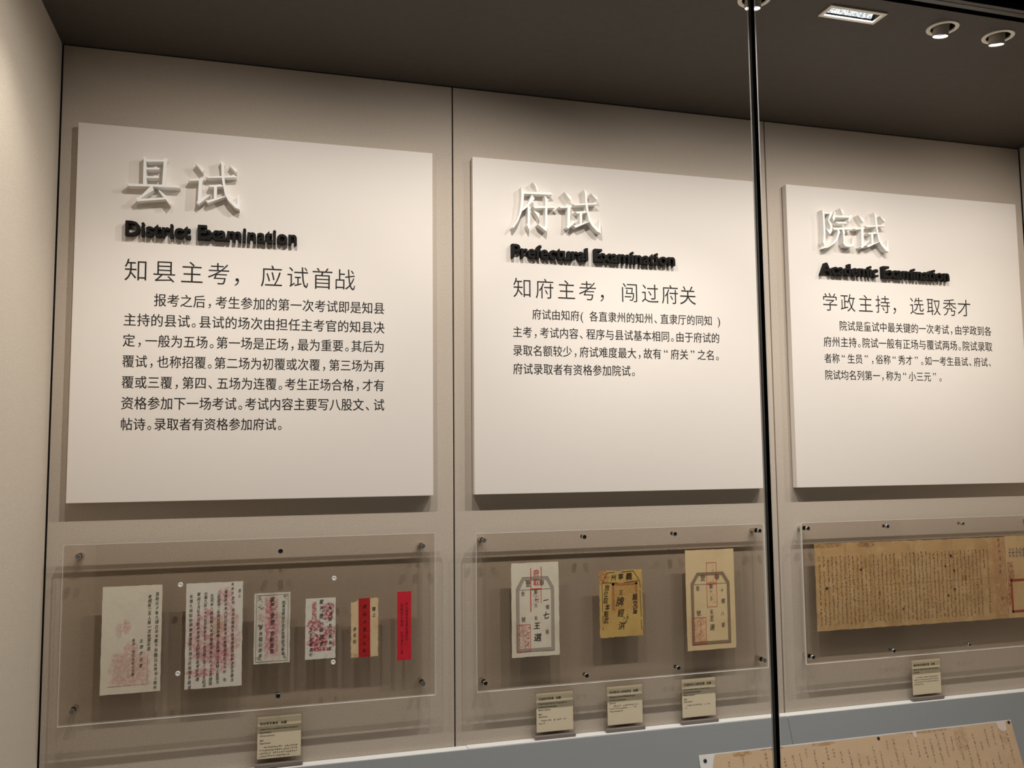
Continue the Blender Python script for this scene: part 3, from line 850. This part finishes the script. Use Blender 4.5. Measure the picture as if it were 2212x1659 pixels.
def slip(x0, x1, z0, z1, base, stain, lab, seed, bandm, dark):
    W_, H_ = x1 - x0, z1 - z0
    pm = paper_mat('slip_paper', base, [(stain, 12, .45, .75, .5)],
                   [(.034, .070, .024, .042, (.50, .13, .09), .22, 200, 1.6, True)])
    p = sheet('admission_slip', x0, x1, z0, z1, DY, pm, lab, 'admission slip', g3, seed=seed, ragged=.0007)
    s = W_ / .163
    X = lambda a: a * s
    Z = lambda b: b * H_
    m = MB()
    inner = (X(.016), X(.146), Z(.052), Z(.848) if dark else Z(.772), Z(.725) if dark else Z(.665), X(.021))
    tablet(m, W_, H_, inner, .0011, .0098, 0)
    m.build('tablet_print', [M['greyink'], bandm], p)
    zs = inner[4]
    m = MB()
    bar(m, inner[0] + .011, inner[1] - .011, zs - .004, zs - .003)
    k = (zs - Z(.052)) / (.673 * .300)
    def zz(f): return Z(.052) + (zs - Z(.052)) * f
    r = random.Random(seed)
    put(m, '登', X(.057), zs + .016 * s, .021 * s, IY, .01, .85); put(m, '聯', X(.104), zs + .017 * s, .020 * s, IY, .01, .85)
    put(m, '坐', X(.039), zz(.925), .0165 * s, IY, .01, .8); put(m, '號', X(.040), zz(.515), .0175 * s, IY, .01, .85)
    put(m, '第', X(.083), zz(.94), .0165 * s, IY, .01, .8); put(m, '名', X(.083), zz(.525), .0145 * s, IY, .01, .8)
    put(m, '鄉', X(.123), zz(.69), .0165 * s, IY, .01, .8); put(m, '都' if not dark else '圖', X(.121), zz(.30), .0155 * s, IY, .01, .7)
    m.build('block_print', M['greyink'], p)
    m = MB()
    if dark:
        put(m, '一', X(.118), zz(.80), .0215 * s, -.0014, .03, .9, 0, .15); put(m, '七', X(.118), zz(.56), .025 * s, -.0014, .02, .9, .2)
        put(m, '王', X(.086), zz(.405), .0235 * s, -.0014, .03, .95, .1); put(m, '選', X(.088), zz(.22), .027 * s, -.0014, .012, 1.0, .1)
        put(m, '十', X(.083), zz(.815), .013 * s, -.0014, .02, .8); put(m, '六', X(.083), zz(.72), .014 * s, -.0014, .01, .8)
    else:
        put(m, '十', X(.120), zz(.87), .012 * s, -.0014, .01, .8, .3); put(m, '八', X(.120), zz(.49), .013 * s, -.0014, .01, .8)
        put(m, '王', X(.083), zz(.42), .0185 * s, -.0014, .01, .8, .1); put(m, '選', X(.084), zz(.275), .0195 * s, -.0014, .0, .85, .1)
        put(m, '一', X(.083), zz(.86), .012 * s, -.0014, .01, .8); put(m, '三', X(.083), zz(.745), .012 * s, -.0014, .01, .8)
    m.build('brush_writing', M['brush'], p)
    # vermilion stamps
    m = MB()
    if dark:
        bar(m, X(.0655), X(.0675), Z(.72), Z(.945), -.0015); bar(m, X(.1015), X(.1035), Z(.74), Z(.955), -.0015)
        put(m, '府', X(.085), Z(.885), .026 * s, -.0015, .0, .8); put(m, '取', X(.085), Z(.79), .026 * s, -.0015, .0, .8)
        bar(m, X(.0655), X(.1035), Z(.712), Z(.722), -.0015)
        bar(m, X(.0645), X(.067), Z(.48), Z(.71), -.0015); bar(m, X(.1005), X(.102), Z(.56), Z(.71), -.0015)
        for k_ in range(46): scribble(m, X(r.uniform(.074, .095)), Z(r.uniform(.56, .69)), .008, -.0015, r, dens=1, th=.10)
    else:
        frame(m, X(.069), X(.103), Z(.665), Z(.870), .0012, -.0015)
        frame(m, X(.069), X(.103), Z(.425), Z(.655), .0012, -.0015)
        for k_ in range(60): scribble(m, X(r.uniform(.075, .097)), Z(r.uniform(.44, .86)), .009, -.0015, r, dens=1, th=.07)
    sx0, sx1, sz0, sz1 = X(.019), X(.064), Z(.055), (Z(.345) if dark else Z(.325))
    frame(m, sx0, sx1, sz0, sz1, .0013, -.0015)
    for k_ in range(170): scribble(m, r.uniform(sx0 + .004, sx1 - .004), r.uniform(sz0 + .004, sz1 - .004), .010, -.0015, r, dens=1, th=.075)
    m.build('vermilion_stamps', M['seal'] if dark else M['seal'], p)
    return p


slip(0.1800, 0.3425, 0.2705, 0.5715, (0.82, 0.76, 0.62), (0.70, 0.60, 0.45), 'white slip with tablet print and red stamps, left in the middle mount', 21, M['band'], True)
slip(0.8045, 0.9920, 0.2495, 0.5895, (0.77, 0.60, 0.35), (0.69, 0.51, 0.27), 'large tan slip with tablet print and red stamps, beside the black joint', 23, M['bandtan'], False)

# small brown slip in the middle
pm = paper_mat('brown_slip_paper', (0.64, 0.44, 0.15), [((0.54, 0.34, 0.11), 14, .4, .7, .7)],
               [(.010, .200, .026, .026, (.42, .17, .07), .8, 60, .5, False), (.090, .132, .046, .050, (.45, .20, .07), .45, 120, .35, True)])
p = sheet('admission_slip', 0.4855, 0.6410, 0.3140, 0.5340, DY, pm, 'small brown hand-cut slip with black writing, centre of the middle mount', 'admission slip', g3, ragged=.0012, seed=22,
          notch=lambda u: 0.006 * math.exp(-((u - .45) / .07) ** 2))
r = random.Random(22); m = MB()
inner = (.010, .148, .012, .216, .178, .021)
seg = [((.010, .178), (.030, .213)), ((.030, .213), (.056, .214)), ((.082, .213), (.124, .216)), ((.124, .216), (.146, .182)), ((.010, .178), (.0105, .085)), ((.146, .182), (.149, .160)), ((.147, .150), (.150, .062)), ((.149, .052), (.151, .020)), ((.0105, .072), (.011, .05)),
       ((.011, .035), (.0115, .025)), ((.012, .180), (.066, .178)), ((.090, .178), (.142, .182))]
for (a, b), (c, d) in seg:
    dx, dz = c - a, d - b; L_ = math.hypot(dx, dz); nx_, nz_ = -dz / L_ * .0007, dx / L_ * .0007
    m.add([(a + nx_, IY, b + nz_), (c + nx_, IY, d + nz_), (c - nx_, IY, d - nz_), (a - nx_, IY, b - nz_)], [(0, 1, 2, 3)])
for c, x, z, s_ in (('州', .052, .196, .022), ('寧', .078, .198, .022), ('義', .108, .198, .026)): put(m, c, x, z, s_, IY, .015, .95, .1, .05)
for c, x, z, s_ in (('三', .078, .146, .018), ('牌', .074, .115, .034), ('經', .076, .078, .028), ('洪', .078, .036, .028)): put(m, c, x, z, s_, IY, .015, .85, .15)
for k_, c in enumerate('施位取本魁武'): put(m, c, .024 + r.uniform(-.002, .004), .164 - k_ * .0215, .022, IY, .012, .8, .15)
for k_, c in enumerate('願文童'): put(m, c, .128, .128 - k_ * .0225, .023, IY, .015, .8, .1)
for k_ in range(9): scribble(m, .094 + r.uniform(-.01, .01), .058 + r.uniform(-.014, .014), .010, IY, r, dens=2)
m.build('brush_writing', M['brush'], p)
m = MB()
for q in ((.045, .138, .170, .177), (.045, .054, .090, .177), (.130, .138, .090, .177)): bar(m, *q, IY + .0003)
m.build('orange_seal', mat('worn_orange_seal', (.46, .19, .065), .9, noise=(150, .2)), p)

# ---- long brown manuscript
pm = paper_mat('brown_scroll_paper', (0.55, 0.355, 0.165), [((0.45, 0.275, 0.12), 9, .42, .7, .8), ((0.64, 0.46, 0.24), 22, .45, .7, .6)],
               [(.828, .15, .035, .17, (.46, .24, .12), .65, 40, .25, True), (.655, .160, .010, .012, (.24, .06, .03), .9, 80, .6, False),
                (.055, .302, .07, .008, (.24, .13, .05), .6, 60, .9, False), (.22, .300, .04, .010, (.22, .12, .05), .7, 60, .9, False), (.13, .15, .005, .16, (.33, .2, .09), .5, 50, .8, False),
                (.24, .15, .004, .16, (.36, .22, .10), .5, 50, .8, False), (.43, .15, .006, .18, (.34, .21, .09), .45, 50, .8, False), (.60, .15, .005, .17, (.36, .22, .10), .5, 50, .8, False),
                (.42, .152, .45, .003, (.36, .20, .09), .4, 60, .9, False), (.27, .12, .006, .01, (.24, .1, .05), .7, 90, .9, False)])
p = sheet('manuscript_scroll', 1.3205, 2.1720, 0.2830, 0.5930, DY, pm, 'long brown manuscript sheet packed with fine handwriting in the rightmost mount', 'manuscript', None, ragged=.0012, wav=.0008, nx=60, nz=16, seed=31, skew=(0, -.003))
r = random.Random(31); m = MB()
x = .018; k_ = 0
while x < .775:
    top = .262 if k_ not in (14,) else .245
    z = top - r.uniform(0, .004)
    bottom = .018 if k_ != 41 else .19
    while z > bottom:
        if r.random() > .05:
            scribble(m, x + r.uniform(-.0014, .0014), z, .0092 * r.uniform(.85, 1.25), IY - .0004, r, dens=4, th=.115)
        z -= .0083 * r.uniform(.9, 1.15)
    x += .0178 if k_ != 13 else .0188; k_ += 1
for k2, (z, c) in enumerate(zip((.297, .275, .250, .226, .200, .176), '水乎竹名山書')): put(m, c, .824 + r.uniform(-.001, .003), z, .0165, IY - .0004, .0, .75, .1)
scribble(m, .826, .075, .012, IY - .0004, r); scribble(m, .842, .077, .008, IY - .0004, r)
for q in ((.596, .245, .012), (.568, .208, .009), (.607, .190, .010), (.606, .120, .010), (.575, .098, .010), (.193, .21, .010), (.37, .06, .008), (.045, .15, .011)):
    for k3 in range(3): scribble(m, q[0], q[1], q[2], IY - .0006, r, dens=3, th=.3)
m.build('fine_handwriting', M['fadeink'], p)

pm = paper_mat('printed_leaf_paper', (0.62, 0.43, 0.22), [((0.50, 0.32, 0.15), 12, .42, .7, .6)],
               [(.020, .20, .014, .014, (.30, .08, .05), .6, 60, .5, True), (.022, .165, .016, .020, (.30, .08, .05), .55, 60, .6, True), (.012, .10, .008, .052, (.30, .06, .03), .75, 60, .4, True), (.07, .245, .05, .016, (.34, .29, .24), .6, 120, 1.2, True)])
p = sheet('manuscript_leaf', 2.1735, 2.3300, 0.2800, 0.5925, DY, pm, 'brown leaf with red-framed label touching the right end of the long manuscript', 'manuscript', None, ragged=.001, seed=33)
m = MB(); frame(m, .017, .15, -.0 + .02, .147, .0085, IY); m.build('red_frame', mat('brick_red_ink', (.34, .05, .025), .85, noise=(200, .2)), p)
r = random.Random(34); m = MB()
for k_ in range(7):
    for j in range(3): scribble(m, .02 + k_ * .017, .262 - j * .013, .012, IY, r, dens=4)
m.build('block_print', M['greyink'], p)


# ------------------------------------------------------------------ caption cards in clear holders
def caption(x, z, w_, h_, texts, lab_h, lab_c, seed, tilt=0.0):
    t = empty('card_holder', (x, 0, 0.002)); tag(t, lab_h, 'card holder', 'clear card holders on the ledge')
    hz = z + h_ + .007
    m = MB(); m.box(-.006, w_ + .006, -0.0235, -0.0212, 0.004, hz, 0, 1); m.build('front_plate', [M['holder'], M['hedge']], t)
    m = MB(); m.box(-.006, w_ + .006, -0.0178, -0.0155, 0.004, hz, 0, 1); m.build('back_plate', [M['holder'], M['hedge']], t)
    m = MB(); m.box(-.007, w_ + .006, -0.0285, -0.0120, 0.0, 0.0110); m.build('foot', M['cardlip'], t, bevel=.0015)
    m = MB(); m.box(0, w_, -0.0004, 0.0004, 0, h_)
    c = m.build('caption_card', M['card'], loc=(x, -0.0195, z)); tag(c, lab_c, 'caption card', 'caption cards in clear holders')
    r = random.Random(seed); m = MB(); y = -.0009
    for s, xx, zz, size in texts:
        if s.startswith('~'):
            n = int(s[1:]); px = xx
            for i in range(n):
                if r.random() > .06: scribble(m, px, zz + size * .35, size, y, r, dens=4, th=.16)
                px += size * 1.02
        else: line_latin(m, s, xx, zz, size, y, off=.008)
    m.build('card_text', M['ink'], c)


def card_texts(cn, en, owner, paras, dyn=True, h=.120):
    T = [(cn, .007, h - .0215, .0088)]
    z = h - .0365
    for e in en: T.append((e, .007, z, .0066)); z -= .0098
    T.append((owner, .007, z + .0010, .0056)); z -= .0130
    if dyn:
        T.append(('清代', .007, z, .0058)); z -= .0075
        T.append(('Qing Dynasty', .007, z, .0056)); z -= .0125
    else: z += .004
    for n, ind in paras:
        T.append(('~%d' % n, .009 + ind, z, .0054)); z -= .0085
    return T


caption(-0.6065, 0.0270, .1265, .1215, card_texts('院试考生廪名   收藏', ['Letter from a candidate before Academic', 'Examination'], '(Private collection)', [(18, .012), (20, 0), (20, 0), (16, 0)]),
        'clear card holder under the left acrylic mount', 'cream caption card with four lines of small print, leftmost of the cards', 41)
caption(0.2665, 0.0230, .1265, .1230, card_texts('王选府试取卷   收藏', ['Copied award slip for Wang Xuan in', 'Prefectural Examination'], 'Modern collection', [(17, .008), (4, 0)], h=.1235),
        'clear card holder left of three under the middle mount', 'cream caption card below the white slip, left of the three middle cards', 42)
caption(0.5150, 0.0230, .1265, .1245, card_texts('州试取洪入场准考证   收藏', ['Admission ticket of Zhang Hong in', 'Academic Examination'], '(facsimile)', [(17, .010), (18, 0), (9, 0)], dyn=False, h=.1245),
        'clear card holder centre of three under the middle mount', 'cream caption card below the small brown slip, centre of the middle cards', 43)
caption(0.7895, 0.0230, .1270, .1275, card_texts('王选府试三试取卷票   收藏', ['Ticket of third slip for Wang Xuan in', 'Prefectural Examination'], 'Modern collection', [(16, .010), (2, 0)], h=.1275),
        'clear card holder right of three, beside the black joint', 'cream caption card below the large tan slip, right of the middle cards', 44)
caption(1.7330, 0.0215, .1270, .1255, card_texts('童试考试试卷文章   收藏', ['Paper for Imperial Examination at county', 'Academy'], ' ', [(18, .010), (20, 0), (20, 0), (8, 0)], dyn=False, h=.1255),
        'clear card holder alone under the rightmost mount', 'cream caption card below the long manuscript, rightmost of the cards', 45)

# ------------------------------------------------------------------ manuscript on the raked board
E0 = Vector((0, -0.035 - 0.0015, 0.0)) + Vector((0, -math.sin(TH), math.cos(TH))) * 0.003
tilt = (-(math.pi / 2 - TH), 0, 0)


def on_board(o, x, v, lift):
    """x along the board, v down its slope"""
    d = Vector((0, -math.cos(TH), -math.sin(TH))); n = Vector((0, -math.sin(TH), math.cos(TH)))
    o.location = Vector((x, -0.035, 0)) + d * v + n * lift
    o.rotation_euler = tilt
    return o


m = MB(); m.box(0, 1.305, 0, .0045, -.312, 0)
bd = m.build('backing_board', mat('white_foam_board', (.74, .72, .70), .7), bevel=.0006)
on_board(bd, .8220, .0945, .0045)
tag(bd, 'white backing board pinned to the blue-grey raked board, lower right', 'board')
for px, pv in ((.020, .019), (.710, .012), (1.291, .008), (.35, .298), (1.0, .298)):
    B = MB(); B.lathe((px, 0, -pv), (0, -1, 0), [(.0, -.001), (.0062, -.001), (.0062, .0016), (.005, .0028), (.0, .0032)], 16)
    B.build('pin', M['bore'], bd, smooth=True)
pm = paper_mat('peach_manuscript_paper', (0.60, 0.43, 0.275), [((0.52, 0.355, 0.215), 6, .42, .7, .7), ((.60, .44, .30), 25, .4, .7, .5)],
               [(.10, -.008, .035, .008, (.36, .21, .08), .8, 60, .6, False), (.22, -.003, .05, .004, (.32, .18, .08), .8, 60, .8, False), (.42, -.005, .05, .007, (.38, .22, .10), .7, 60, .8, False),
                (.86, -.004, .10, .005, (.36, .22, .10), .7, 60, .8, False), (1.0, -.04, .03, .05, (.44, .29, .17), .6, 40, .8, False), (1.19, -.03, .02, .05, (.46, .31, .19), .6, 40, .8, False)])
# the sheet's left edge runs slantwise, two patches of the white board show through torn places
W_ = 1.243
pts = []
nx, nz = 80, 20; r = random.Random(51)
vs, fs = [], []
tears = [(1.1935, .021, .020), (.8050, .008, .012)]
for j in range(nz + 1):
    for i in range(nx + 1):
        u, v = i / nx, j / nz
        X = u * W_ + (1 - u) * (-.020 * math.sin(min(1, v * 4) * math.pi / 2) + r.uniform(-.0006, .0006))
        Z = -v * .300 + (r.uniform(-.0012, .0004) if j == 0 else 0)
        vs.append((X, -.0006 - .0006 * math.sin(u * 40) * math.sin(v * 9), Z))
for j in range(nz):
    for i in range(nx):
        k = j * (nx + 1) + i; fs.append((k, k + nx + 1, k + nx + 2, k + 1))
m = MB(); m.add(vs, fs)
m.add([(a, b + .0005, c) for a, b, c in vs], [tuple(reversed(f)) for f in fs])
ms = m.build('manuscript_sheet', pm, smooth=True)
on_board(ms, .8820, .0975, .0054)
tag(ms, 'large peach-coloured manuscript sheet on the white backing board, lower right', 'manuscript')
B = MB()
for cx_, w1, h1 in tears:
    B.prism([(cx_ - w1, .0012), (cx_ + w1, .0012), (cx_ + w1 * .95, -h1 * 1.3), (cx_ + w1 * .4, -h1 * 1.7), (cx_ - w1 * .3, -h1 * 1.5), (cx_ - w1 * .8, -h1 * 1.0)], -.0005, -.0016)
B.build('repair_patch', mat('pale_pink_patch', (.72, .60, .55), .85), ms)
r = random.Random(52); m = MB()
x = .045
while x < 1.225:
    z = -r.choice((.015, .022, .03, .045, .06, .03)) - r.uniform(0, .01)
    if x > 1.21: z = -.03
    n = r.choice((3, 4, 6, 8, 10, 14, 5))
    s_ = .0105
    for k_ in range(n):
        if abs(x - 1.1935) < .02 and z > -.045: z = -.045
        scribble(m, x + r.uniform(-.001, .001), z, s_ * r.uniform(.8, 1.15), -.0022, r, dens=4, th=.10); z -= s_ * 1.02
    z -= r.uniform(.02, .05)
    while z > -.275:
        n = r.choice((4, 6, 9)); 
        for k_ in range(n):
            if z < -.29: break
            scribble(m, x, z, s_ * r.uniform(.8, 1.15), -.0022, r, dens=4, th=.10); z -= s_ * 1.02
        z -= r.uniform(.02, .05)
    x += r.uniform(.024, .036)
m.build('fine_handwriting', mat('brown_grey_ink', (.25, .17, .125), .9), ms)

bpy.data.objects.remove(_fo)
